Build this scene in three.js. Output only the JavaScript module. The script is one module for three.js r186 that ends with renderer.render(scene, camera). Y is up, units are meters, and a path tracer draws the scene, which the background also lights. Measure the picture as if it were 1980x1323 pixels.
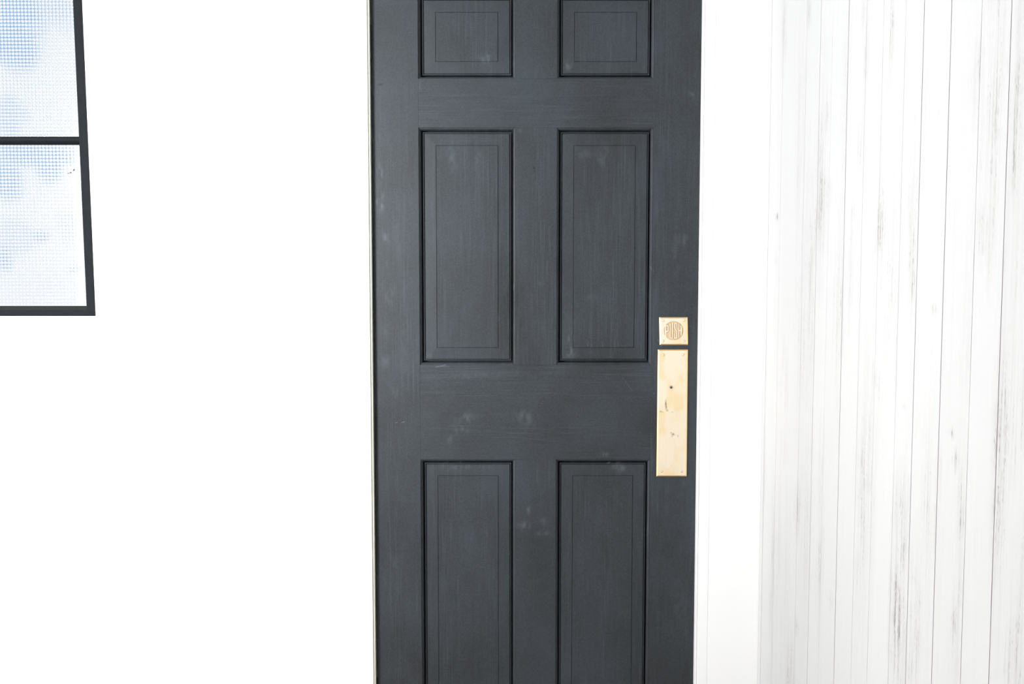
import * as THREE from 'three';
import { RectAreaLightUniformsLib } from 'three/addons/lights/RectAreaLightUniformsLib.js';
import { toCreasedNormals, mergeGeometries } from 'three/addons/utils/BufferGeometryUtils.js';

// ---------------------------------------------------------------- camera, exposure, sky, light
const scene = new THREE.Scene();
const camera = new THREE.PerspectiveCamera(2 * THREE.MathUtils.radToDeg(Math.atan(661.5 / 1925)), 1980 / 1323, 0.05, 200);
camera.position.set(0, 1.25, 2.331);
camera.rotation.x = -THREE.MathUtils.degToRad(4.0);
const renderer = new THREE.WebGLRenderer({ antialias: true });
renderer.toneMapping = THREE.LinearToneMapping;
renderer.toneMappingExposure = 1.0;
renderer.shadowMap.enabled = true;
RectAreaLightUniformsLib.init();
const DAY = { x: -1.86, y: 1.35, z: 2.6, w: 1.2, h: 1.3, power: 3 };         // the window in the left wall
const BOX = { x: -1.26, y: 1.46, z: 1.32, w: 0.44, h: 1.10, power: 39, aim: [-0.75, 1.3, 0] };   // photographer's softbox, left of the camera's view
const SKY_STRENGTH = 0.7;

// ---------------------------------------------------------------- noise
function hash(ix, iy, s) {
  let h = Math.imul(ix, 374761393) + Math.imul(iy, 668265263) + Math.imul(s, 974634781) | 0;
  h = Math.imul(h ^ (h >>> 13), 1274126177);
  h ^= h >>> 16;
  return (h >>> 0) / 4294967296;
}
function vnoise(x, y, s = 0) {
  const ix = Math.floor(x), iy = Math.floor(y), fx = x - ix, fy = y - iy;
  const u = fx * fx * (3 - 2 * fx), v = fy * fy * (3 - 2 * fy);
  const a = hash(ix, iy, s), b = hash(ix + 1, iy, s), c = hash(ix, iy + 1, s), d = hash(ix + 1, iy + 1, s);
  return a + (b - a) * u + (c - a) * v + (a - b - c + d) * u * v;
}
function fbm(x, y, s = 0, n = 4) {
  let t = 0, a = 0.5, m = 0;
  for (let i = 0; i < n; i++) { t += a * vnoise(x, y, s + i); m += a; a *= 0.5; x *= 2.03; y *= 2.03; }
  return t / m;
}
const sstep = (x, a, b) => { const t = Math.min(1, Math.max(0, (x - a) / (b - a))); return t * t * (3 - 2 * t); };
const toS = (c) => (c <= 0.0031308 ? c * 12.92 : 1.055 * Math.pow(c, 1 / 2.4) - 0.055);
function byteTexture(w, h, pixel, srgb = true) {           // pixel(i, j, out) writes linear values; row 0 is the bottom
  const data = new Uint8Array(w * h * 4), out = [0, 0, 0];
  for (let j = 0, k = 0; j < h; j++) for (let i = 0; i < w; i++, k += 4) {
    pixel(i, j, out);
    for (let c = 0; c < 3; c++) data[k + c] = Math.max(0, Math.min(255, Math.round(255 * (srgb ? toS(Math.max(0, out[c])) : out[c]))));
    data[k + 3] = 255;
  }
  const t = new THREE.DataTexture(data, w, h, THREE.RGBAFormat);
  t.magFilter = THREE.LinearFilter; t.minFilter = THREE.LinearFilter;
  t.wrapS = t.wrapT = THREE.MirroredRepeatWrapping;
  if (srgb) t.colorSpace = THREE.SRGBColorSpace;
  t.needsUpdate = true;
  return t;
}

// ---------------------------------------------------------------- sky: blue air with broken white cloud all round
{
  // openings in the cloud deck: azimuth, elevation, half widths in degrees, depth
  const gaps = [[-23.60, 6.20, 0.76, 0.40, 0.55], [-26.27,12.99,1.77,1.01,1],[-24.60,13.29,1.52,0.63,0.6],[-26.09,11.42,1.14,1.39,1],[-25.36,12.11,0.76,0.56,0.6],[-26.49,7.87,0.66,1.14,0.65],[-25.84,8.04,0.38,0.51,0.5],[-23.77,12.75,0.76,0.76,0.25],[-25.6,6.05,2.3,0.68,0.9],[-24.72,5.56,0.63,1.01,0.9],[-26.66,4.64,0.61,1.06,0.9],[-26.27,4.08,0.30,0.30,0.8],[-26.51,1.77,1.14,1.01,0.4],[-25.19,1.92,0.51,0.35,0.8],[-26.90,0.71,0.38,0.76,0.9],[-23.53,-0.36,0.61,0.76,0.5],[-26.26,-1.49,1.52,0.35,0.6],[-23.83,2.35,0.51,1.01,0.3]];
  const W = 2048, H = 1024, data = new Float32Array(W * H * 4);
  const blue = [0.44, 0.74, 1.12], white = [1.32, 1.355, 1.39];
  for (let j = 0, k = 0; j < H; j++) {
    const el = ((j + 0.5) / H - 0.5) * 180;
    for (let i = 0; i < W; i++, k += 4) {
      const phi = ((i + 0.5) / W - 0.5) * 2 * Math.PI, az = THREE.MathUtils.radToDeg(Math.atan2(Math.cos(phi), -Math.sin(phi)));
      const cx = Math.cos(phi) * Math.cos(el * 0.01745), cz = Math.sin(phi) * Math.cos(el * 0.01745);
      const far = 1 / (0.25 + Math.abs(Math.sin(el * 0.01745)));
      let d = sstep(fbm(cx * far * 3.1 + 9.3, cz * far * 3.1 + 4.1, 11, 5), 0.30, 0.50);
      const near = sstep(40 - Math.abs(az + 26) * 2 - Math.abs(el - 6) * 1.2, 0, 12);
      if (near > 0) {
        const wx = az + (fbm(az * 1.3, el * 1.3, 31) - 0.5) * 0.5, wy = el + (fbm(az * 1.3, el * 1.3, 51) - 0.5) * 0.5;
        let open = 0;
        for (const [a, e, ra, re, s] of gaps) { const q = ((wx - a) / ra) ** 2 + ((wy - e) / re) ** 2; open = Math.max(open, s * (1 - sstep(q, 0.35, 1.5))); }
        d += (1 - open - d) * near;
      }
      const haze = 0.35 * Math.exp(-Math.max(0, el) / 9);
      for (let c = 0; c < 3; c++) {
        const air = blue[c] + (1.1 - blue[c]) * haze * 0.4;
        data[k + c] = el <= 0 ? [1.24, 1.31, 1.40][c] : air + (white[c] - air) * d;
      }
      data[k + 3] = 1;
    }
  }
  const sky = new THREE.DataTexture(data, W, H, THREE.RGBAFormat, THREE.FloatType);
  sky.mapping = THREE.EquirectangularReflectionMapping;
  sky.magFilter = THREE.LinearFilter;
  sky.needsUpdate = true;
  scene.background = sky;
  scene.backgroundIntensity = SKY_STRENGTH;
}

// ---------------------------------------------------------------- helpers
function mesh(name, geometry, material, parent, label) {
  const m = new THREE.Mesh(geometry, material);
  m.name = name; m.castShadow = m.receiveShadow = true;
  if (label) m.userData.label = label;
  parent.add(m);
  return m;
}
function structure(name, label, category) {
  const g = new THREE.Group();
  g.name = name; g.userData = { kind: 'structure', label, category };
  scene.add(g);
  return g;
}
const used = {};
const numbered = (n) => { const k = used[n] = (used[n] ?? -1) + 1; return k ? n + '_' + String(k).padStart(3, '0') : n; };
// a mesh of flat quads through closed loops of points
function loops(rings, close = false, capFirst = false) {
  const p = [];
  const quad = (a, b, c, d) => p.push(...a, ...b, ...c, ...a, ...c, ...d);
  for (let r = 0; r + 1 < rings.length; r++) {
    const A = rings[r], B = rings[r + 1], n = A.length;
    for (let i = 0; i < n; i++) { const k = (i + 1) % n; quad(A[i], A[k], B[k], B[i]); }
  }
  if (close) { const L = rings[rings.length - 1]; quad(L[0], L[1], L[2], L[3]); }
  if (capFirst) { const L = rings[0]; quad(L[3], L[2], L[1], L[0]); }
  const g = new THREE.BufferGeometry();
  g.setAttribute('position', new THREE.Float32BufferAttribute(p, 3));
  g.computeVertexNormals();
  return g;
}
const rect = (x0, x1, y0, y1, z, o = 0) => [[x0 + o, y0 + o, z], [x1 - o, y0 + o, z], [x1 - o, y1 - o, z], [x0 + o, y1 - o, z]];
function planarUV(g, x0, x1, y0, y1, ax = 0, ay = 1) {
  const p = g.attributes.position, uv = new Float32Array(p.count * 2);
  for (let i = 0; i < p.count; i++) { uv[2 * i] = (p.array[3 * i + ax] - x0) / (x1 - x0); uv[2 * i + 1] = (p.array[3 * i + ay] - y0) / (y1 - y0); }
  g.setAttribute('uv', new THREE.BufferAttribute(uv, 2));
  return g;
}
// a board with its front edges eased by c
const board = (x0, x1, y0, y1, zBack, zFront, c) => loops([rect(x0, x1, y0, y1, zBack), rect(x0, x1, y0, y1, zFront - c), rect(x0, x1, y0, y1, zFront, c)], true, true);
const shapeOf = (pts) => new THREE.Shape(pts.map(([x, y]) => new THREE.Vector2(x, y)));
const pathOf = (pts) => new THREE.Path(pts.map(([x, y]) => new THREE.Vector2(x, y)));

// ---------------------------------------------------------------- materials
const plasterBump = byteTexture(512, 512, (i, j, o) => { o[0] = o[1] = o[2] = 0.5 * vnoise(i / 5, j / 5, 3) + 0.3 * vnoise(i / 17, j / 17, 4) + 0.2 * vnoise(i / 2, j / 2, 5); }, false);
const white = new THREE.MeshStandardMaterial({ color: new THREE.Color(0.9, 0.9, 0.895), roughness: 0.75, bumpMap: plasterBump, bumpScale: 0.0002 });
const trimWhite = new THREE.MeshStandardMaterial({ color: new THREE.Color(0.9, 0.905, 0.9), roughness: 0.4 });
const cream = new THREE.MeshStandardMaterial({ color: new THREE.Color(0.74, 0.74, 0.64), roughness: 0.55 });
const floorMat = new THREE.MeshStandardMaterial({ color: new THREE.Color(0.30, 0.25, 0.21), roughness: 0.5 });
const ceilMat = new THREE.MeshStandardMaterial({ color: new THREE.Color(0.42, 0.42, 0.42), roughness: 0.9 });
const farWall = new THREE.MeshStandardMaterial({ color: new THREE.Color(0.30, 0.30, 0.30), roughness: 0.9 });

// ---------------------------------------------------------------- room shell
const ROOM = { x0: -1.9, x1: 0.59, z1: 3.9, top: 2.6 };
const DL = -0.3265, DR = 0.4380, DB = 0.008, DT = 2.03, DZ = -0.018;           // the door leaf and its front face
{
  const w = new THREE.Shape([[ROOM.x0 - 0.1, 0], [-0.3335, 0], [-0.3335, 2.062], [0.4685, 2.062], [0.4685, 0], [ROOM.x1 + 0.1, 0], [ROOM.x1 + 0.1, ROOM.top], [ROOM.x0 - 0.1, ROOM.top]].map(([x, y]) => new THREE.Vector2(x, y)));
  w.holes.push(pathOf([[-1.52, 1.148], [-1.52, 2.36], [-0.9923, 2.36], [-0.9756, 1.148]]));
  const g = new THREE.ExtrudeGeometry(w, { depth: 0.12, bevelEnabled: false });
  g.translate(0, 0, -0.12);
  const wall = mesh('wall_front', g, white, scene);
  wall.userData = { kind: 'structure', label: 'smooth white painted wall around the charcoal door and the black window', category: 'wall' };
  const f = mesh('floor', new THREE.BoxGeometry(ROOM.x1 - ROOM.x0 + 0.2, 0.1, ROOM.z1 + 0.32), floorMat, scene);
  f.position.set((ROOM.x0 + ROOM.x1) / 2, -0.05, ROOM.z1 / 2 - 0.06);
  f.userData = { kind: 'structure', label: 'wooden floor below the door and the white walls', category: 'floor' };
  const c = mesh('ceiling', new THREE.BoxGeometry(ROOM.x1 - ROOM.x0 + 0.2, 0.1, ROOM.z1 + 0.32), ceilMat, scene);
  c.position.set((ROOM.x0 + ROOM.x1) / 2, ROOM.top + 0.05, ROOM.z1 / 2 - 0.06);
  c.userData = { kind: 'structure', label: 'flat white ceiling over the whole room', category: 'ceiling' };
  const b = mesh('wall_back', new THREE.BoxGeometry(ROOM.x1 - ROOM.x0 + 0.2, ROOM.top, 0.1), farWall, scene);
  b.position.set((ROOM.x0 + ROOM.x1) / 2, ROOM.top / 2, ROOM.z1 + 0.05);
  b.userData = { kind: 'structure', label: 'plain grey wall behind the camera, facing the door', category: 'wall' };
  // left wall with the big window
  const zA = DAY.z - DAY.w / 2, zB = DAY.z + DAY.w / 2, yA = DAY.y - DAY.h / 2, yB = DAY.y + DAY.h / 2;
  const l = new THREE.Shape([[0, 0], [-ROOM.z1, 0], [-ROOM.z1, ROOM.top], [0, ROOM.top]].map(([x, y]) => new THREE.Vector2(x, y)));
  l.holes.push(pathOf([[-zA, yA], [-zB, yA], [-zB, yB], [-zA, yB]]));
  const lg = new THREE.ExtrudeGeometry(l, { depth: 0.1, bevelEnabled: false });
  lg.rotateY(Math.PI / 2);
  lg.translate(ROOM.x0 - 0.1, 0, 0);
  mesh('wall_left', lg, white, scene).userData = { kind: 'structure', label: 'white painted wall with the wide daylight window, left of the door', category: 'wall' };
  const win = structure('window_2', 'wide bright window with frosted pane in the left wall', 'window');
  const fr = [];
  const bar = (z0, z1, y0, y1) => { const q = new THREE.BoxGeometry(0.06, y1 - y0, z1 - z0); q.translate(ROOM.x0 - 0.05, (y0 + y1) / 2, (z0 + z1) / 2); fr.push(q); };
  bar(zA, zB, yA, yA + 0.04); bar(zA, zB, yB - 0.04, yB); bar(zA, zA + 0.04, yA, yB); bar(zB - 0.04, zB, yA, yB);
  mesh('frame', mergeGeometries(fr), trimWhite, win);
  const pane = new THREE.BoxGeometry(0.006, DAY.h - 0.08, DAY.w - 0.08);
  pane.translate(ROOM.x0 - 0.045, DAY.y, DAY.z);
  mesh('pane', pane, new THREE.MeshStandardMaterial({ color: 0xffffff, roughness: 0.6, emissive: new THREE.Color(0.96, 0.98, 1), emissiveIntensity: 2 }), win, 'glowing frosted window pane');
  const lamp = new THREE.RectAreaLight(new THREE.Color(0.965, 0.985, 1), DAY.power, DAY.w - 0.08, DAY.h - 0.08);
  lamp.name = 'window_daylight';
  lamp.position.set(DAY.x - 0.05, DAY.y, DAY.z);
  lamp.lookAt(10, DAY.y, DAY.z);
  scene.add(lamp);
}

// ---------------------------------------------------------------- softbox
{
  const t = new THREE.Group();
  t.name = 'softbox'; t.userData = { label: 'black studio softbox with a white diffuser on a stand, aimed at the white wall', category: 'studio light' };
  t.position.set(BOX.x, 0, BOX.z);
  scene.add(t);
  const cloth = new THREE.MeshStandardMaterial({ color: new THREE.Color(0.02, 0.02, 0.02), roughness: 0.8 });
  const head = new THREE.Vector3(BOX.aim[0] - BOX.x, BOX.aim[1] - BOX.y, BOX.aim[2] - BOX.z).normalize();
  const facing = new THREE.Object3D();
  facing.lookAt(head);
  const turn = facing.quaternion;
  const place = (m) => { m.position.set(0, BOX.y, 0); m.quaternion.copy(turn); return m; };
  const w = BOX.w / 2 + 0.02, h = BOX.h / 2 + 0.02;
  place(mesh('hood', loops([rect(-0.07, 0.07, -0.07, 0.07, -0.42), rect(-w, w, -h, h, -0.03), rect(-w, w, -h, h, 0.02), rect(-w, w, -h, h, 0.02, 0.012), rect(-w, w, -h, h, -0.028, 0.012), rect(-0.06, 0.06, -0.06, 0.06, -0.41)], false), cloth, t));
  const flash = new THREE.CylinderGeometry(0.06, 0.065, 0.24, 24); flash.rotateX(Math.PI / 2); flash.translate(0, 0, -0.53);
  place(mesh('flash_head', flash, cloth, t));
  const dif = new THREE.BoxGeometry(BOX.w, BOX.h, 0.004);
  place(mesh('diffuser_lamp', dif, new THREE.MeshStandardMaterial({ color: 0xffffff, roughness: 0.8, emissive: 0xffffff, emissiveIntensity: 2 }), t, 'glowing white diffuser'));
  const pole = new THREE.CylinderGeometry(0.014, 0.016, BOX.y - 0.12, 16);
  const px = -0.53 * head.x, pz = -0.53 * head.z;
  pole.translate(px, (BOX.y - 0.12) / 2 + 0.03, pz);
  mesh('pole', pole, cloth, t);
  for (let k = 0; k < 3; k++) {
    const a = k * 2.094 + 0.4, leg = new THREE.TubeGeometry(new THREE.LineCurve3(new THREE.Vector3(px, 0.42, pz), new THREE.Vector3(px + 0.38 * Math.cos(a), 0.012, pz + 0.38 * Math.sin(a))), 1, 0.011, 10);
    mesh('leg', leg, cloth, t);
  }
  const lamp = new THREE.RectAreaLight(new THREE.Color(0.975, 0.99, 1), BOX.power, BOX.w, BOX.h);
  lamp.name = 'softbox_light';
  lamp.position.set(BOX.x, BOX.y, BOX.z).addScaledVector(head, 0.012);
  lamp.lookAt(new THREE.Vector3(...BOX.aim));
  scene.add(lamp);
}

// ---------------------------------------------------------------- door jambs
{
  const jl = structure('trim_1', 'slim cream door jamb edge at the left side of the charcoal door', 'door jamb');
  mesh('jamb', board(-0.3600, -0.3285, 0, 2.06, -0.115, -0.004, 0.0006), cream, jl);
  mesh('stop', board(-0.3285, -0.3165, 0, 2.06, -0.08, -0.0555, 0.0005), cream, jl);
  const jr = structure('trim_2', 'white door jamb with a narrow bead along the right side of the charcoal door', 'door jamb');
  mesh('bead', board(0.4392, 0.4430, 0, 2.06, -0.115, 0, 0.0006), trimWhite, jr);
  mesh('jamb', board(0.4441, 0.4685, 0, 2.06, -0.115, 0.0004, 0.0009), trimWhite, jr);
  mesh('rebate', board(0.4400, 0.4441, 0, 2.06, -0.115, -0.0016, 0.0002), trimWhite, jr);
  mesh('stop', board(0.4275, 0.4392, 0, 2.06, -0.08, -0.0555, 0.0005), trimWhite, jr);
  const jt = structure('trim_3', 'white head jamb across the top of the charcoal door', 'door jamb');
  mesh('jamb', board(-0.3285, 0.4392, 2.033, 2.06, -0.115, 0, 0.0006), trimWhite, jt);
}

// ---------------------------------------------------------------- the charcoal door
const COLS = [[-0.2180, 0.0075], [0.1048, 0.3295]];
const ROWS = [[0.205, 0.8045], [1.0315, 1.5865], [1.699, 1.892]];
let doorMat;
{
  // rubbed spots: x, y, half width mm, half height mm, strength
  const smudges = [[-.110,.783,75,7,.3],[-.09,1.006,95,7,.16],[.05,1.012,150,6,.12],[-.13,1.000,55,4,.25],[-.291,1.19,12,30,.2],[-.268,1.35,10,90,.14],[-.255,1.1,14,120,.1],[.385,1.30,12,80,.14],[.421,1.661,11,10,.45],[-.309,1.409,12,15,.4],[-.308,1.421,17,37,.25],[-.298,1.330,10,17,.4],[-.294,1.264,10,12,.2],[-.289,1.210,17,20,.3],[-.304,1.038,15,17,.3],[-.279,.968,17,15,.3],[-.111,.903,27,17,.35],[-.119,.875,20,10,.35],[-.148,.853,10,12,.25],[.025,.908,32,17,.3],[.037,.896,24,15,.2],[.219,.817,10,7,.6],[.253,.784,15,15,.7],[.173,.787,6,15,.35],[.272,.778,17,10,.3],[.038,.681,6,12,.6],[.027,.645,17,12,.45],[.074,.625,15,7,.55],[.074,.653,7,10,.3],[-.060,1.745,17,12,.55],[-.002,1.735,12,10,.3],[.131,1.731,10,15,.45],[.308,1.725,7,10,.35],[.135,1.094,15,61,.3],[.141,1.063,12,24,.35],[.187,1.191,12,12,.2],[.069,1.226,10,10,.2],[.012,1.161,7,10,.2],[.401,1.331,15,12,.25],[.403,1.319,10,7,.2],[.211,1.523,17,32,.3],[.169,1.523,20,24,.2],[-.139,1.523,15,37,.3],[-.079,1.511,10,29,.3],[.414,.747,10,10,.3],[.371,.716,7,73,.1],[-.308,1.487,10,24,.3],[-.299,1.112,12,24,.15],[.405,.438,24,98,.1],[-.286,.552,20,24,.12],[-.216,1.684,5,10,.6],[.327,1.684,2,10,.5],[.018,1.579,5,5,.4],[-.308,1.559,10,15,.3],[-.196,1.051,20,7,.3],[-.311,.514,24,37,.1]];
  // scratches, brush marks and chips: from, to, strength
  const strokes = [[-.1700,1.5565,-.0310,1.5575,.3],[-.1500,1.5640,-.0600,1.5620,.25],[-.1650,1.5690,-.1100,1.5660,.2],[.2612,1.0015,.2848,.9695,.5],[.0123,.8580,.1750,.8381,.2],[.2032,.8505,.2120,.8256,.25],[-.1801,1.0262,-.1568,1.0311,.9],[-.1826,1.0262,-.1495,1.0274,.6],[-.2633,.8927,-.2559,.8952,.9],[-.2780,.8927,-.2731,.8927,.7],[-.0904,.6529,-.1018,.5899,.35],[-.1018,.5899,-.1181,.5241,.25],[-.2061,.9941,-.1349,1.0040,.3],[-.2011,.9991,-.1594,.9991,.25],[.0471,.6504,.0805,.6605,.25],[.1161,1.4778,.1161,1.4634,1],[.1163,1.4130,.1163,1.4034,1],[.1165,1.3552,.1153,1.3504,.7],[.1154,1.3310,.1154,1.3068,.35],[.3261,1.2632,.3286,1.2535,.9],[.3310,1.2584,.3323,1.2511,.6],[.0037,1.2219,.0037,1.2073,.8],[-.0324,1.1488,-.0318,1.1341,.7],[.1798,1.0851,.1799,1.0729,.7],[.1884,1.0827,.1885,1.0729,.6],[.2141,1.0839,.2154,1.0729,.7],[.2410,1.0851,.2423,1.0729,.5],[.2508,1.0851,.2521,1.0741,.5],[.3034,1.0827,.3059,1.0741,.5],[.1589,1.1121,.1603,1.0729,.2],[.3512,1.0729,.3572,1.0814,.9],[.3437,1.0913,.3462,1.0876,.8],[.3364,.9645,.3364,.9608,1],[.4216,1.1231,.4228,1.1207,.9],[.4046,.5962,.4048,.5748,.45],[.3510,.7407,.3535,.7332,.5],[.0969,.5710,.0969,.5457,.4],[.1013,.7433,.1014,.7332,.4],[-.0062,.6403,-.0062,.6328,.7],[-.0062,.5748,-.0062,.5697,.9],[-.0025,.3419,-.0025,.3330,.4],[-.3248,.3650,-.3236,.3637,.9],[-.2950,.3419,-.2938,.3407,.8],[.1521,.4275,.1522,.4250,.7],[-.1666,.7845,-.1629,.7945,.6],[-.1481,.7845,-.1456,.7932,.4],[-.1049,.7820,-.1036,.7920,.6],[-.0778,.7832,-.0765,.7932,.6],[-.0642,.7857,-.0617,.7932,.4],[-.0284,.7845,-.0271,.7932,.6],[-.1258,.7945,-.1234,.7957,.9],[-.1789,.7932,-.1530,.7945,.5],[.2258,.7932,.2369,.7957,.9],[.2480,.7932,.2665,.7970,.9],[-.1484,1.8193,-.1461,1.7958,.3],[-.0527,1.8134,-.0515,1.8005,.2],[-.1160,1.8427,-.1163,1.7487,.15],[-.1500,1.7251,-.1320,1.7240,.3],[.3461,1.4514,.3566,1.1366,.18],[.3543,1.4754,.3625,1.1610,.16],[.3626,1.3793,.3614,1.1488,.14],[-.2529,1.6067,-.2560,1.0385,.16],[-.2626,1.5948,-.2620,1.2097,.14],[-.2632,1.8310,-.2647,1.4874,.14],[-.2466,1.4874,-.2474,1.2097,.12],[-.2848,1.1121,-.2857,.8530,.12],[-.1675,1.1121,-.1615,1.0729,.3],[-.1563,1.1366,-.1566,1.0729,.25],[-.1774,1.0876,-.1738,1.0729,.3],[-.1328,1.5352,-.1344,1.4370,.25],[-.1297,.7533,-.1238,.6655,.12],[-.1147,1.5233,-.1136,1.4994,.2],[.1438,1.7723,.1451,1.7487,.3],[.1678,1.7605,.1715,1.7393,.25],[.1894,1.7581,.1919,1.7393,.25],[.2554,1.7558,.2567,1.7417,.25],[.2656,1.5233,.2670,1.4994,.12]];
  const W = 1024, H = 2048, x0 = DL, x1 = DR, y1 = 2.05, mx = (x1 - x0) / W, my = y1 / H;
  const add = new Float32Array(W * H);
  for (const [sx, sy, w, h, s] of smudges) {
    const i0 = Math.floor((sx - x0 - w * 0.002) / mx), i1 = Math.ceil((sx - x0 + w * 0.002) / mx), j0 = Math.floor((sy - h * 0.002) / my), j1 = Math.ceil((sy + h * 0.002) / my);
    for (let j = Math.max(0, j0); j <= Math.min(H - 1, j1); j++) for (let i = Math.max(0, i0); i <= Math.min(W - 1, i1); i++) {
      const q = ((i * mx + x0 - sx) / (w * 0.001)) ** 2 + ((j * my - sy) / (h * 0.001)) ** 2;
      const n = sstep(fbm(i / 9 + sx * 40, j / 14, 61), 0.35, 0.75);
      add[j * W + i] += 1.25 * s * Math.exp(-1.6 * q) * (0.15 + 1.3 * n);
    }
  }
  for (const [ax, ay, bx, by, s] of strokes) {
    const len = Math.hypot(bx - ax, by - ay), n = Math.max(2, Math.ceil(len / 0.0004));
    for (let k = 0; k <= n; k++) {
      const t = k / n, px = (ax + (bx - ax) * t - x0) / mx, py = (ay + (by - ay) * t) / my;
      const v = s * (0.45 + 0.75 * vnoise(k / 9, ax * 90, 71));
      for (let j = Math.floor(py); j <= Math.floor(py) + 1; j++) for (let i = Math.floor(px); i <= Math.floor(px) + 1; i++) {
        if (i < 0 || j < 0 || i >= W || j >= H) continue;
        const c = Math.max(0, 1 - Math.abs(px - i)) * Math.max(0, 1 - Math.abs(py - j)), at = j * W + i;
        add[at] = Math.max(add[at], 2.6 * s * v * c + 0.5 * v * c);
      }
    }
  }
  const dark = [[-0.3049, 1.6858, 0.005, 0.0022], [0.0507, 1.4944, 0.0018, 0.003], [-0.1145, 1.2073, 0.0015, 0.0015], [-0.0916, 0.6509, 0.0015, 0.0015], [0.0519, 1.486, 0.002, 0.001]];
  const inside = (v, list) => list.some(([a, b]) => v > a && v < b);
  const color = byteTexture(W, H, (i, j, o) => {
    const x = x0 + (i + 0.5) * mx, y = (j + 0.5) * my;
    const upright = x < -0.219 || x > 0.3305 || inside(y, ROWS);
    const u = upright ? x : y, v = upright ? y : x, s = upright ? 0 : 100;
    const streak = 0.34 * vnoise(u / 0.0011, v / 0.045, 1 + s) + 0.33 * vnoise(u / 0.0008 + 40, v / 0.10, 2 + s) + 0.33 * vnoise(u / 0.0023, v / 0.07, 3 + s);
    const cloud = fbm(x / 0.11, y / 0.15, 5, 4), grain = vnoise(x / 0.0011, y / 0.0011, 8), fleck = vnoise(x / 0.0021, y / 0.0021, 9);
    const lane = sstep(fbm(u / 0.035, v / 0.5, 20 + s, 3), 0.35, 0.7);
    let k = 1 + (streak - 0.5) * (0.18 + 0.5 * lane) + (cloud - 0.5) * 0.8 + (grain - 0.5) * 0.55 + (fleck - 0.5) * 0.3;
    k += Math.max(0, streak - 0.62) * 2.4 * lane;
    for (const [a, b, ra, rb] of dark) { const q = ((x - a) / ra) ** 2 + ((y - b) / rb) ** 2; if (q < 2) k *= 0.25 + 0.375 * q; }
    if (Math.abs(x + 0.0947) < 0.0007 && y < 0.46) k *= 0.45 + 0.3 * vnoise(1, y / 0.01, 4);       // the split in the lower left panel
    const a = Math.min(3, add[j * W + i]), hue = cloud - 0.5;
    o[0] = 0.0228 * k * (1 - 0.10 * hue) + 0.050 * a;
    o[1] = 0.0285 * k + 0.058 * a;
    o[2] = 0.0345 * k * (1 + 0.10 * hue) + 0.066 * a;
  });
  const bump = byteTexture(W, H, (i, j, o) => {
    const x = x0 + (i + 0.5) * mx, y = (j + 0.5) * my, upright = x < -0.219 || x > 0.3305 || inside(y, ROWS);
    const u = upright ? x : y, v = upright ? y : x;
    o[0] = o[1] = o[2] = 0.4 * vnoise(u / 0.0011, v / 0.045, upright ? 1 : 101) + 0.6 * vnoise(x / 0.0016, y / 0.0016, 8);
  }, false);
  doorMat = new THREE.MeshStandardMaterial({ map: color, roughness: 0.52, bumpMap: bump, bumpScale: 0.0001 });
}
const onDoor = (g) => planarUV(g, DL, DR, 0, 2.05);
const door = structure('door_1', 'charcoal painted wooden six-panel door with brass plates on its right stile', 'door');
{
  const zb = DZ - 0.036, c = 0.0003;
  const put = (name, x0, x1, y0, y1) => mesh(numbered(name), onDoor(board(x0, x1, y0, y1, zb, DZ, c)), doorMat, door);
  put('stile', DL, COLS[0][0], DB, DT);
  put('stile', COLS[1][1], DR, DB, DT);
  put('rail', COLS[0][0], COLS[1][1], DB, ROWS[0][0]);
  put('rail', COLS[0][0], COLS[1][1], ROWS[0][1], ROWS[1][0]);
  put('rail', COLS[0][0], COLS[1][1], ROWS[1][1], ROWS[2][0]);
  put('rail', COLS[0][0], COLS[1][1], ROWS[2][1], DT);
  for (const [a, b] of ROWS) put('mullion', COLS[0][1], COLS[1][0], a, b);
  // offset from the frame and depth below its face, in millimetres
  const sticking = [[0, 0], [0.2, -2.6], [1.2, -2.6], [2.2, -3.0], [3.4, -4.2], [4.6, -6.0], [5.4, -8.6], [5.7, -24], [9.1, -24], [9.3, -9.8], [9.9, -9.2], [10.9, -9.2], [11.4, -9.9], [11.6, -13.0], [13.2, -13.0]];
  for (const [y0, y1] of ROWS) for (const [x0, x1] of COLS) {
    const ring = ([o, z]) => rect(x0, x1, y0, y1, DZ + z * 0.001, o * 0.001);
    mesh(numbered('moulding'), onDoor(toCreasedNormals(loops(sticking.map(ring)), 0.5)), doorMat, door);
    const margin = [[13.2, -26], [13.2, -9.2], [13.6, -8.7], [39.6, -7.7], [40.0, -9.2], [40.7, -9.2]];
    const panel = mesh(numbered('panel'), onDoor(loops(margin.map(ring))), doorMat, door);
    const field = [[40.7, -26], [40.7, -9.2], [40.8, -7.5], [41.1, -7.2]];
    mesh('raised_field', onDoor(loops(field.map(ring), true, true)), doorMat, panel);
  }
  // hinge leaves showing as dark notches in the left edge
  const iron = new THREE.MeshStandardMaterial({ color: new THREE.Color(0.006, 0.006, 0.007), roughness: 0.8 });
  for (const [a, b] of [[1.743, 1.8216], [0.19, 0.2688]]) mesh(numbered('hinge'), board(-0.3284, -0.3238, a, b, DZ - 0.03, DZ + 0.0004, 0.0002), iron, door, 'dark hinge edge in the gap beside the left stile');
}

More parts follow.
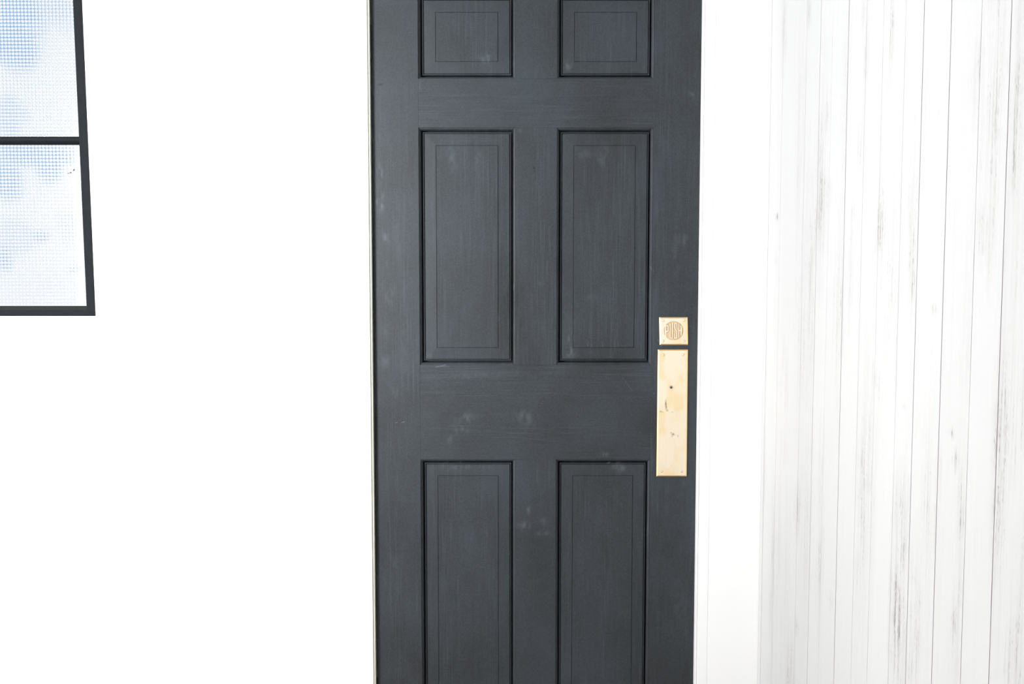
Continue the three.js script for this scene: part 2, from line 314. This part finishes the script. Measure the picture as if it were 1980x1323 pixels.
// ---------------------------------------------------------------- brass plates on the right stile
{
  const spots = [[0.3646, 0.9388, 1.8, 8, 0.8], [0.3660, 0.930, 1.5, 5, 0.6], [0.3684, 0.9228, 2, 2, 0.6], [0.3525, 0.9203, 2, 1.4, 0.7], [0.357, 0.919, 2, 1, 0.4], [0.3826, 0.8658, 3.5, 2.5, 0.75], [0.378, 0.870, 1.5, 1.5, 0.5], [0.3805, 0.861, 1.6, 1, 0.6], [0.394, 0.862, 2, 2.5, 0.35], [0.380, 0.919, 2, 1, 0.4], [0.377, 0.9783, 5, 4, 0.5]];
  const brassMap = byteTexture(256, 1024, (i, j, o) => {
    const x = 0.344 + i / 256 * 0.074, y = 0.76 + j / 1024 * 0.39;
    const warm = sstep(fbm(x / 0.022, y / 0.035, 81), 0.4, 0.75);
    let d = 0.05 * vnoise(x / 0.0006, y / 0.03, 82);
    for (const [a, b, w, h, s] of spots) d += s * Math.exp(-(((x - a) / (w * 0.001)) ** 2 + ((y - b) / (h * 0.001)) ** 2)) * (0.5 + 0.9 * vnoise(x / 0.0012, y / 0.0012, 83));
    d = Math.min(1, d);
    o[0] = 0.985 - 0.66 * d - 0.02 * warm; o[1] = 0.885 - 0.70 * d - 0.07 * warm; o[2] = 0.72 - 0.63 * d - 0.17 * warm;
  });
  const brass = new THREE.MeshStandardMaterial({ map: brassMap, metalness: 1, roughness: 0.63 });
  const brassEdge = new THREE.MeshStandardMaterial({ color: new THREE.Color(0.93, 0.62, 0.28), metalness: 1, roughness: 0.4 });
  const patina = new THREE.MeshStandardMaterial({ color: new THREE.Color(0.94, 0.74, 0.48), metalness: 1, roughness: 0.6 });
  const steel = new THREE.MeshStandardMaterial({ color: new THREE.Color(0.98, 0.89, 0.72), metalness: 1, roughness: 0.6 });
  const tarnish = new THREE.MeshStandardMaterial({ color: new THREE.Color(0.45, 0.27, 0.11), metalness: 1, roughness: 0.5 });
  const BEV = 0.0026, THICK = 0.0042;
  function plate(name, label, corners, holes) {
    const inset = corners.map(([x, y], n) => [x + (n === 0 || n === 3 ? BEV : -BEV), y + (n < 2 ? BEV : -BEV)]);
    const s = shapeOf(inset);
    for (const [x, y, r] of holes) { const h = new THREE.Path(); h.absarc(x, y, r, 0, 2 * Math.PI, true); s.holes.push(h); }
    const g = new THREE.ExtrudeGeometry(s, { depth: THICK, bevelEnabled: false, curveSegments: 40 });
    g.translate(0, 0, DZ + 0.0001);
    const at = (pts, z) => pts.map(([x, y]) => [x, y, DZ + 0.0001 + z]);
    const m = mesh(name, planarUV(g, 0.344, 0.418, 0.76, 1.15), [brass, tarnish], door, label);
    mesh('bevelled_edge', loops([at(corners, 0), at(corners, THICK - 0.0016), at(inset, THICK)]), brassEdge, m);
    return m;
  }
  const headProfile = [[0, 0.0044], [0.0012, 0.00438], [0.0020, 0.0043], [0.0024, 0.0039], [0.00245, 0.001]].map(([r, z]) => new THREE.Vector2(r, z));
  const headGeo = new THREE.LatheGeometry(headProfile.reverse(), 24);
  headGeo.rotateX(Math.PI / 2);
  const screw = (x, y, parent) => { const s = mesh('screw', headGeo, steel, parent); s.position.set(x, y, DZ); };
  const R = 0.0226, CX = 0.3812, CY = 1.1128, screwsA = [[0.3567, 1.1364], [0.4062, 1.1370], [0.3570, 1.0883], [0.4070, 1.0877]];
  const push = plate('push_plate', 'small square brass plate embossed PUSH, above the long brass plate', [[0.3492, 1.0790], [0.4160, 1.0790], [0.4142, 1.1445], [0.3474, 1.1445]], [[CX, CY, R], ...screwsA.map(([x, y]) => [x, y, 0.0028])]);
  for (const [x, y] of screwsA) screw(x, y, push);
  const disc = new THREE.CylinderGeometry(R + 0.002, R + 0.002, 0.0024, 48);
  disc.rotateX(Math.PI / 2); disc.translate(CX, CY, DZ + 0.0014);
  mesh('medallion', disc, patina, push, 'round recess with raised letters');
  // the word, each letter drawn to fill the round field; millimetres from its centre
  const letters = [
    [[[-19.2, -11], [-15.8, -15], [-15.8, -3.4], [-13.2, -3.4], [-11.2, -1.6], [-10.6, 1], [-10.6, 9], [-11.4, 12], [-13.4, 13.4], [-18.0, 13.2], [-19.6, 10], [-20.6, 5], [-20.7, 0], [-20.4, -5]], [[-16.6, 0.4], [-16.6, 9.4], [-14.0, 9.4], [-13.4, 8.6], [-13.4, 1.2], [-14, 0.4]]],
    [[[-9.2, 16.6], [-9.2, -13], [-8.4, -17], [-6.2, -18.8], [-3.6, -18.8], [-1.6, -17], [-0.8, -13], [-0.8, 19], [-3.8, 18.8], [-3.8, -13.4], [-4.4, -15], [-5.6, -15], [-6.2, -13.4], [-6.2, 17.8]]],
    [[[1.2, -19.6], [6.4, -18.8], [8.6, -16], [9.0, -11], [9.0, -3], [8.0, 0.6], [4.2, 5.4], [3.8, 7.4], [3.8, 14], [4.4, 15.4], [5.4, 15.2], [5.8, 14], [5.8, 9.6], [8.8, 7.2], [8.8, 14], [8.2, 17], [6.0, 18.8], [2.6, 19], [1.0, 17], [0.6, 13], [0.6, 6], [1.6, 3], [5.6, -1.8], [6.0, -4], [6.0, -13], [5.4, -15], [4.2, -15.2], [3.4, -13.6], [3.4, -6.4], [0.8, -4.4], [0.6, -15]]],
    [[[10.4, -17.6], [13.2, -15.6], [13.2, -1.4], [15.6, -1.4], [15.6, -13.4], [18.2, -11], [19.4, -6], [19.8, 0], [19.4, 6], [18.2, 11], [15.6, 13.6], [15.6, 2.2], [13.2, 2.2], [13.2, 15.6], [10.4, 17.6]]],
  ];
  const geos = letters.map(([outer, hole]) => {
    const s = shapeOf(outer.map(([x, y]) => [CX + x * 0.00104, CY + y * 0.00104]));
    if (hole) s.holes.push(pathOf(hole.map(([x, y]) => [CX + x * 0.00104, CY + y * 0.00104])));
    const g = new THREE.ExtrudeGeometry(s, { depth: 0.0012, bevelEnabled: true, bevelThickness: 0.0004, bevelSize: 0.0004, bevelOffset: -0.0003, bevelSegments: 1 });
    g.translate(0, 0, DZ + 0.0026);
    return planarUV(g, 0.344, 0.418, 0.76, 1.15);
  });
  geos.forEach((g) => mesh('letter', g, [steel, tarnish], push));

  const screwsB = [[0.3581, 1.0553], [0.4043, 1.0558], [0.3571, 0.7769], [0.4043, 0.7769]];
  const long = plate('finger_plate', 'long brass finger plate with keyhole and brown marks', [[0.3446, 0.7645], [0.4164, 0.7645], [0.4158, 1.0680], [0.3451, 1.0680]], [[0.377, 0.9783, 0.0028], ...screwsB.map(([x, y]) => [x, y, 0.0028])]);
  for (const [x, y] of screwsB) screw(x, y, long);
  const pin = new THREE.CylinderGeometry(0.0007, 0.0008, 0.003, 12);
  pin.rotateX(Math.PI / 2); pin.translate(0.377, 0.9786, DZ + 0.002);
  mesh('keyhole_pin', pin, steel, long);
}

// ---------------------------------------------------------------- the black window on the left
{
  const black = new THREE.MeshPhysicalMaterial({ map: byteTexture(256, 256, (i, j, o) => { const k = 0.8 + 0.4 * fbm(i / 6, j / 6, 91); o[0] = 0.0072 * k; o[1] = 0.0085 * k; o[2] = 0.0106 * k; }), roughness: 0.85, specularIntensity: 0.3 });
  const putty = new THREE.MeshStandardMaterial({ color: new THREE.Color(0.0025, 0.0035, 0.0038), roughness: 0.9 });
  const win = structure('window_1', 'black framed window with dimpled clear glass showing blue sky and clouds', 'window');
  const xo = (y) => -0.9756 - 0.0138 * (y - 1.148), xi = (y) => -0.9951 - 0.0149 * (y - 1.174), xg = (y) => -1.0001 - 0.0149 * (y - 1.174);
  const Y0 = 1.148, Y1 = 2.36, XL = -1.52, F = 0.003;
  const bar = (name, pts, label) => {
    const g = new THREE.ExtrudeGeometry(shapeOf(pts), { depth: 0.04, bevelEnabled: true, bevelThickness: 0.0005, bevelSize: 0.0005, bevelOffset: -0.0005, bevelSegments: 1 });
    g.translate(0, 0, F - 0.0405);
    mesh(name, planarUV(g, XL, XL + 0.25, Y0, Y0 + 0.25), black, win, label);
  };
  const B0 = 1.1615, T0 = 2.347, XI = -1.501;
  bar('stile', [[xi(B0), B0], [xo(Y0), Y0], [xo(Y1), Y1], [xi(T0), T0]]);
  bar('stile', [[XL, Y0], [XI, B0], [XI, T0], [XL, Y1]]);
  bar('rail', [[XL, Y0], [xo(Y0), Y0], [xi(B0), B0], [XI, B0]]);
  bar('rail', [[XI, T0], [xi(T0), T0], [xo(Y1), Y1], [XL, Y1]]);
  const G = -0.0115, rows = [[1.1714, 1.5460], [1.5634, 1.9372], [1.9546, 2.337]];
  // glazing bars between the panes: a flat upper face and a lower face that falls back
  for (const y of [1.5547, 1.9459]) {
    const prof = [[y + 0.0088, G - 0.008], [y + 0.0087, G], [y + 0.0076, -0.0024], [y + 0.0012, -0.0002], [y - 0.0002, -0.0006], [y - 0.0082, G], [y - 0.0084, G - 0.008]];
    const p = [], a = XI - 0.004, b = xi(y) + 0.002;
    for (let k = 0; k + 1 < prof.length; k++) { const [y0, z0] = prof[k], [y1, z1] = prof[k + 1]; p.push(a, y0, z0, a, y1, z1, b, y1, z1, a, y0, z0, b, y1, z1, b, y0, z0); }
    const g = new THREE.BufferGeometry();
    g.setAttribute('position', new THREE.Float32BufferAttribute(p, 3));
    g.computeVertexNormals();
    mesh('glazing_bar', planarUV(g, XL, XL + 0.25, Y0, Y0 + 0.25), black, win);
  }
  // panes of dimpled glass: one relief, shared; each cell a shallow round stud
  const PITCH = 0.0082, NX = 63, NY = 48, S = 10, w = NX * PITCH, h = NY * PITCH;
  const pos = [], idx = [], nx = NX * S, ny = NY * S;
  for (let j = 0; j <= ny; j++) for (let i = 0; i <= nx; i++) {
    const fx = (i % S) / S - 0.5, fy = (j % S) / S - 0.5, r2 = (fx * fx + fy * fy) / 0.125;     // round studs on a square grid
    pos.push(i / nx * w, j / ny * h, r2 < 1 ? 0.00052 * (1 - r2) : 0);
  }
  for (let j = 0; j < ny; j++) for (let i = 0; i < nx; i++) { const a = j * (nx + 1) + i, b = a + 1, c = a + nx + 1, d = c + 1; idx.push(a, b, d, a, d, c); }
  const relief = new THREE.BufferGeometry();
  relief.setAttribute('position', new THREE.Float32BufferAttribute(pos, 3));
  relief.setIndex(idx);
  relief.computeVertexNormals();
  const back = new THREE.BufferGeometry();
  const bz = -0.005, q = [0, 0, bz, w, 0, bz, w, h, bz, 0, h, bz, 0, 0, 0, w, 0, 0, w, h, 0, 0, h, 0];
  back.setAttribute('position', new THREE.Float32BufferAttribute(q, 3));
  back.setIndex([0, 2, 1, 0, 3, 2, 0, 1, 5, 0, 5, 4, 1, 2, 6, 1, 6, 5, 2, 3, 7, 2, 7, 6, 3, 0, 4, 3, 4, 7]);
  const backFlat = back.toNonIndexed(); backFlat.computeVertexNormals();
  const glassGeo = mergeGeometries([relief.toNonIndexed(), backFlat]);
  const glass = new THREE.MeshPhysicalMaterial({ color: 0xffffff, transmission: 1, thickness: 0.005, ior: 1.4, roughness: 0.02, attenuationColor: new THREE.Color(0.93, 0.98, 1), attenuationDistance: 0.05 });
  rows.forEach(([a, b], k) => {
    const pane = mesh(numbered('pane'), glassGeo, glass, win);
    pane.position.set(xg(a) + 0.012 - w, (a + b) / 2 - h / 2, G - 0.0002);
    const m = (y) => xi(y) + 0.0005;
    const outer = [[XI - 0.001, a - 0.0098], [m(a - 0.0098), a - 0.0098], [m(b), b], [XI - 0.001, b]], inner = [[XI + 0.005, a], [xg(a), a], [xg(b), b - 0.0004], [XI + 0.005, b - 0.0004]];
    if (k === 0) mesh('glazing_putty', loops([outer.map(([x, y]) => [x, y, 0.0012]), inner.map(([x, y]) => [x, y, G])]), putty, win);
    else mesh('glazing_putty', loops([[[XI - 0.001, a], [m(a), a], [m(b), b], [XI - 0.001, b]].map(([x, y]) => [x, y, 0.0012 - 0.0125 * 0]), inner.map(([x, y]) => [x, y, G])].map((r, n) => n ? r : r.map(([x, y]) => [x, y, 0.0012]))), putty, win);
    if (k === 0) {                                           // flakes of dark paint stuck on the glass
      const fl = (pts) => { const g = new THREE.ExtrudeGeometry(shapeOf(pts), { depth: 0.0004, bevelEnabled: false }); g.translate(-pane.position.x, -pane.position.y, 0.0002); mesh('paint_fleck', g, putty, pane, 'dark paint fleck on the glass'); };
      fl([[-1.0385, 1.4800], [-1.0345, 1.4798], [-1.0290, 1.4812], [-1.0262, 1.4805], [-1.0272, 1.4825], [-1.0284, 1.4838], [-1.0300, 1.4818], [-1.0340, 1.4808]]);
      fl([[-1.0232, 1.4868], [-1.0214, 1.4862], [-1.0186, 1.4890], [-1.0196, 1.4892], [-1.0192, 1.4928], [-1.0204, 1.4898], [-1.0226, 1.4884]]);
    }
  });
}

// ---------------------------------------------------------------- right wall clad in worn white planks
{
  // worn streaks: distance from the front wall, height, half width mm, half length mm, strength
  const worn = [[.418,1.380,44,69,.8],[.414,1.444,32,157,.5],[.413,1.356,29,40,.8],[.130,1.778,21,67,.5],[.267,1.537,29,158,.35],[.265,1.459,18,127,.3],[.311,1.768,14,26,.6],[.435,1.540,22,44,.6],[.432,1.500,19,78,.3],[.549,1.606,22,127,.3],[.624,1.681,10,21,.6],[.639,1.609,15,69,.4],[.619,1.467,20,35,.45],[.624,1.475,13,52,.3],[.747,1.634,26,89,.55],[.740,1.572,19,89,.4],[.739,1.500,22,130,.25],[1.101,1.486,16,125,.6],[1.104,1.446,10,44,.9],[1.087,1.526,31,95,.3],[1.086,1.426,21,76,.35],[1.102,1.381,18,82,.45],[1.154,1.438,12,72,.55],[1.156,1.529,14,72,.35],[1.150,1.393,14,73,.5],[1.147,1.327,17,97,.3],[.886,1.506,11,44,.3],[1.052,1.509,13,26,.5],[1.050,1.483,20,33,.3],[.729,1.324,22,50,.8],[.779,1.296,53,144,.35],[.866,1.331,33,121,.35],[.866,1.270,19,68,.5],[.867,1.235,11,23,.9],[.855,1.301,9,91,.4],[1.080,1.306,22,32,.35],[1.097,1.280,5,38,.4],[1.150,1.254,24,98,.25],[.938,1.199,10,7,.5],[1.042,1.184,14,80,.2],[.784,1.227,17,40,.35],[.103,1.374,13,6,1],[.097,1.275,13,7,.3],[.314,1.174,56,199,.4],[.362,1.186,27,173,.6],[.319,1.205,28,125,.35],[.531,1.191,23,112,.45],[.547,1.164,14,65,.6],[.525,1.233,17,37,.35],[.586,1.265,24,72,.35],[.594,1.350,16,18,.35],[.296,1.278,36,63,.2],[.179,1.067,12,34,.4],[.204,1.003,16,55,.35],[-.003,.917,19,85,.4],[-.002,.763,24,73,.45],[.022,.762,19,73,.45],[.303,.762,22,43,.75],[.360,.775,41,145,.35],[.367,.677,24,52,.5],[.450,.837,16,89,.45],[.456,.703,19,109,.55],[.115,.568,17,140,.5],[.162,.652,21,114,.3],[.225,.533,31,156,.25],[.316,.517,15,15,.6],[.262,.399,38,66,.55],[.193,.866,24,34,.3],[.525,.643,17,13,.4],[.667,.751,17,35,.4],[.683,.910,29,104,.6],[.685,.841,24,121,.4],[.673,.987,34,173,.25],[.725,.893,18,186,.3],[.728,.808,14,118,.25],[.724,1.076,18,25,.6],[.845,1.048,6,4,.7],[.845,.848,31,70,.7],[.842,.783,24,94,.5],[.840,.718,28,87,1],[.853,.679,27,63,.6],[.904,.729,22,98,.5],[.841,.646,31,63,.35],[.945,.927,27,87,.4],[.944,.860,24,88,.2],[1.008,1.035,6,6,.9],[1.020,1.001,8,11,.9],[1.042,.926,9,27,.8],[1.038,.945,7,41,.4],[1.042,.888,7,82,.4],[1.033,.791,12,30,.75],[1.042,.755,21,110,.3],[1.150,1.088,22,74,.65],[1.140,1.049,17,87,.6],[1.147,1.131,20,74,.4],[1.190,1.087,7,42,.6],[1.140,.963,17,63,.6],[1.141,.903,17,75,.4],[1.146,.834,12,56,.3],[1.177,.791,7,37,.6],[1.193,.844,16,84,.35],[1.199,.791,16,48,.45],[1.105,.886,39,39,.12],[1.166,1.041,14,37,.35],[.995,1.310,9,41,.15]];
  // plank edges from the front wall, and the width of the gap after each in millimetres
  const edges = [0.001, 0.026, 0.1260, 0.2205, 0.3015, 0.3925, 0.4640, 0.5530, 0.6420, 0.7190, 0.8100, 0.8770, 0.9670, 1.0550, 1.1310, 1.2210, 1.2920];
  const gap = [0, 0.8, 1.4, 1.5, 1.6, 1.7, 1.6, 1.5, 1.1, 2.1, 1.6, 1.2, 2.3, 1.8, 2.4, 1.5, 1];
  const W = 2048, H = 2048, Z1 = 1.36, Y0 = 0.2, Y1 = 1.95, mz = Z1 / W, my = (Y1 - Y0) / H, D = new Float32Array(W * H);
  for (const [z, y, wz, hy, s] of worn) {
    const rz = wz * 0.0007 + 0.001, ry = hy * 0.001;
    const i0 = Math.max(0, Math.floor((z - 2 * rz) / mz)), i1 = Math.min(W - 1, Math.ceil((z + 2 * rz) / mz)), j0 = Math.max(0, Math.floor((y - 1.8 * ry - Y0) / my)), j1 = Math.min(H - 1, Math.ceil((y + 1.8 * ry - Y0) / my));
    for (let j = j0; j <= j1; j++) for (let i = i0; i <= i1; i++) {
      const pz = (i + 0.5) * mz, py = Y0 + (j + 0.5) * my, wob = (vnoise(py / 0.03, z * 50, 13) - 0.5) * rz * 0.8;
      const q = ((pz - z - wob) / rz) ** 2 + ((py - y) / ry) ** 2;
      if (q > 3.4) continue;
      const n = 0.38 * vnoise(pz / 0.0021, py / 0.055, 14) + 0.30 * vnoise(pz / 0.0011, py / 0.02, 15) + 0.32 * vnoise(pz / 0.0013, py / 0.0045, 25);
      const lines = 0.6 * vnoise(pz / 0.0026, py / 0.16, 26) + 0.4 * vnoise(pz / 0.0012, py / 0.09, 27), fall = Math.exp(-0.55 * q);
      const speck = sstep(n, 0.70 - 0.24 * s * fall, 0.82 - 0.22 * s * fall), veil = sstep(lines, 0.38, 0.72);
      D[j * W + i] = Math.max(D[j * W + i], Math.min(1, fall * s * (0.05 + 0.32 * veil + 0.95 * speck * (0.35 + 0.65 * veil))));
    }
  }
  const color = byteTexture(W, H, (i, j, o) => {
    const z = (i + 0.5) * mz, y = Y0 + (j + 0.5) * my;
    let n = 0; while (n + 1 < edges.length && z > edges[n + 1]) n++;
    const fine = vnoise(z / 0.0016, y / 0.09, 16), long = fbm(z / 0.012, y / 0.35, 17, 3), tick = 0.6 * vnoise(z / 0.0022, y / 0.03, 18) + 0.4 * vnoise(z / 0.001, y / 0.012, 19);
    const rim = Math.exp(-Math.min(z - edges[n], (edges[n + 1] ?? 9) - z) / 0.006);
    let d = 1.05 * D[j * W + i] + 0.04 * sstep(long, 0.5, 0.8) * fine + 0.22 * sstep(tick, 0.77 - 0.10 * rim, 0.92) * sstep(long, 0.45, 0.75);
    d = Math.min(0.85, d);
    const base = 0.585 + 0.02 * (hash(n, 7, 20) - 0.5) + 0.012 * (fine - 0.5);
    o[0] = base + (0.20 - base) * d; o[1] = base + (0.175 - base) * d; o[2] = base * 0.998 + (0.165 - base) * d;
  });
  const face = new THREE.MeshStandardMaterial({ map: color, roughness: 0.6 });
  const raw = new THREE.MeshStandardMaterial({ color: new THREE.Color(0.52, 0.43, 0.49), roughness: 0.9 });
  const wall = structure('wall_right', 'right wall clad in upright white planks with worn grey streaks', 'wall');
  const core = new THREE.BoxGeometry(0.1, ROOM.top, ROOM.z1);
  core.translate(ROOM.x1 + 0.0545, ROOM.top / 2, ROOM.z1 / 2);
  mesh('plaster_core', core, white, wall);
  for (let k = 0; k + 1 < edges.length; k++) {
    const a = edges[k] + gap[k] * 0.00035, b = edges[k + 1] - gap[k + 1] * 0.00035, thick = 0.0042 + 0.0006 * hash(k, 3, 21), x = ROOM.x1 + 0.0045 - thick;
    // long edges a little uneven, as sawn; the painted face and the bare sides are separate material groups
    const N = 64, front = [], sides = [], xb = ROOM.x1 + 0.0045, wob = (y, e) => (e === 0 ? 0 : (fbm(y / 0.045, e * 3.7, 23, 3) - 0.5) * 0.0007);
    const at = (y) => [a + wob(y, k), b + wob(y + 40, k + 1)];
    for (let n = 0; n < N; n++) {
      const y0 = n / N * ROOM.top, y1 = (n + 1) / N * ROOM.top, [a0, b0] = at(y0), [a1, b1] = at(y1);
      front.push(x, y0, a0, x, y0, b0, x, y1, b1, x, y0, a0, x, y1, b1, x, y1, a1);
      sides.push(x, y0, b0, xb, y0, b0, xb, y1, b1, x, y0, b0, xb, y1, b1, x, y1, b1);
      sides.push(xb, y0, a0, x, y0, a0, x, y1, a1, xb, y0, a0, x, y1, a1, xb, y1, a1);
      sides.push(xb, y0, b0, xb, y0, a0, xb, y1, a1, xb, y0, b0, xb, y1, a1, xb, y1, b1);
    }
    const g = mergeGeometries([front, sides].map((p) => {
      const q = new THREE.BufferGeometry();
      q.setAttribute('position', new THREE.Float32BufferAttribute(p, 3));
      q.computeVertexNormals();
      return planarUV(q, 0, Z1, Y0, Y1, 2, 1);
    }), true);
    mesh(numbered('plank'), g, [face, raw], wall);
  }
}

renderer.render(scene, camera);
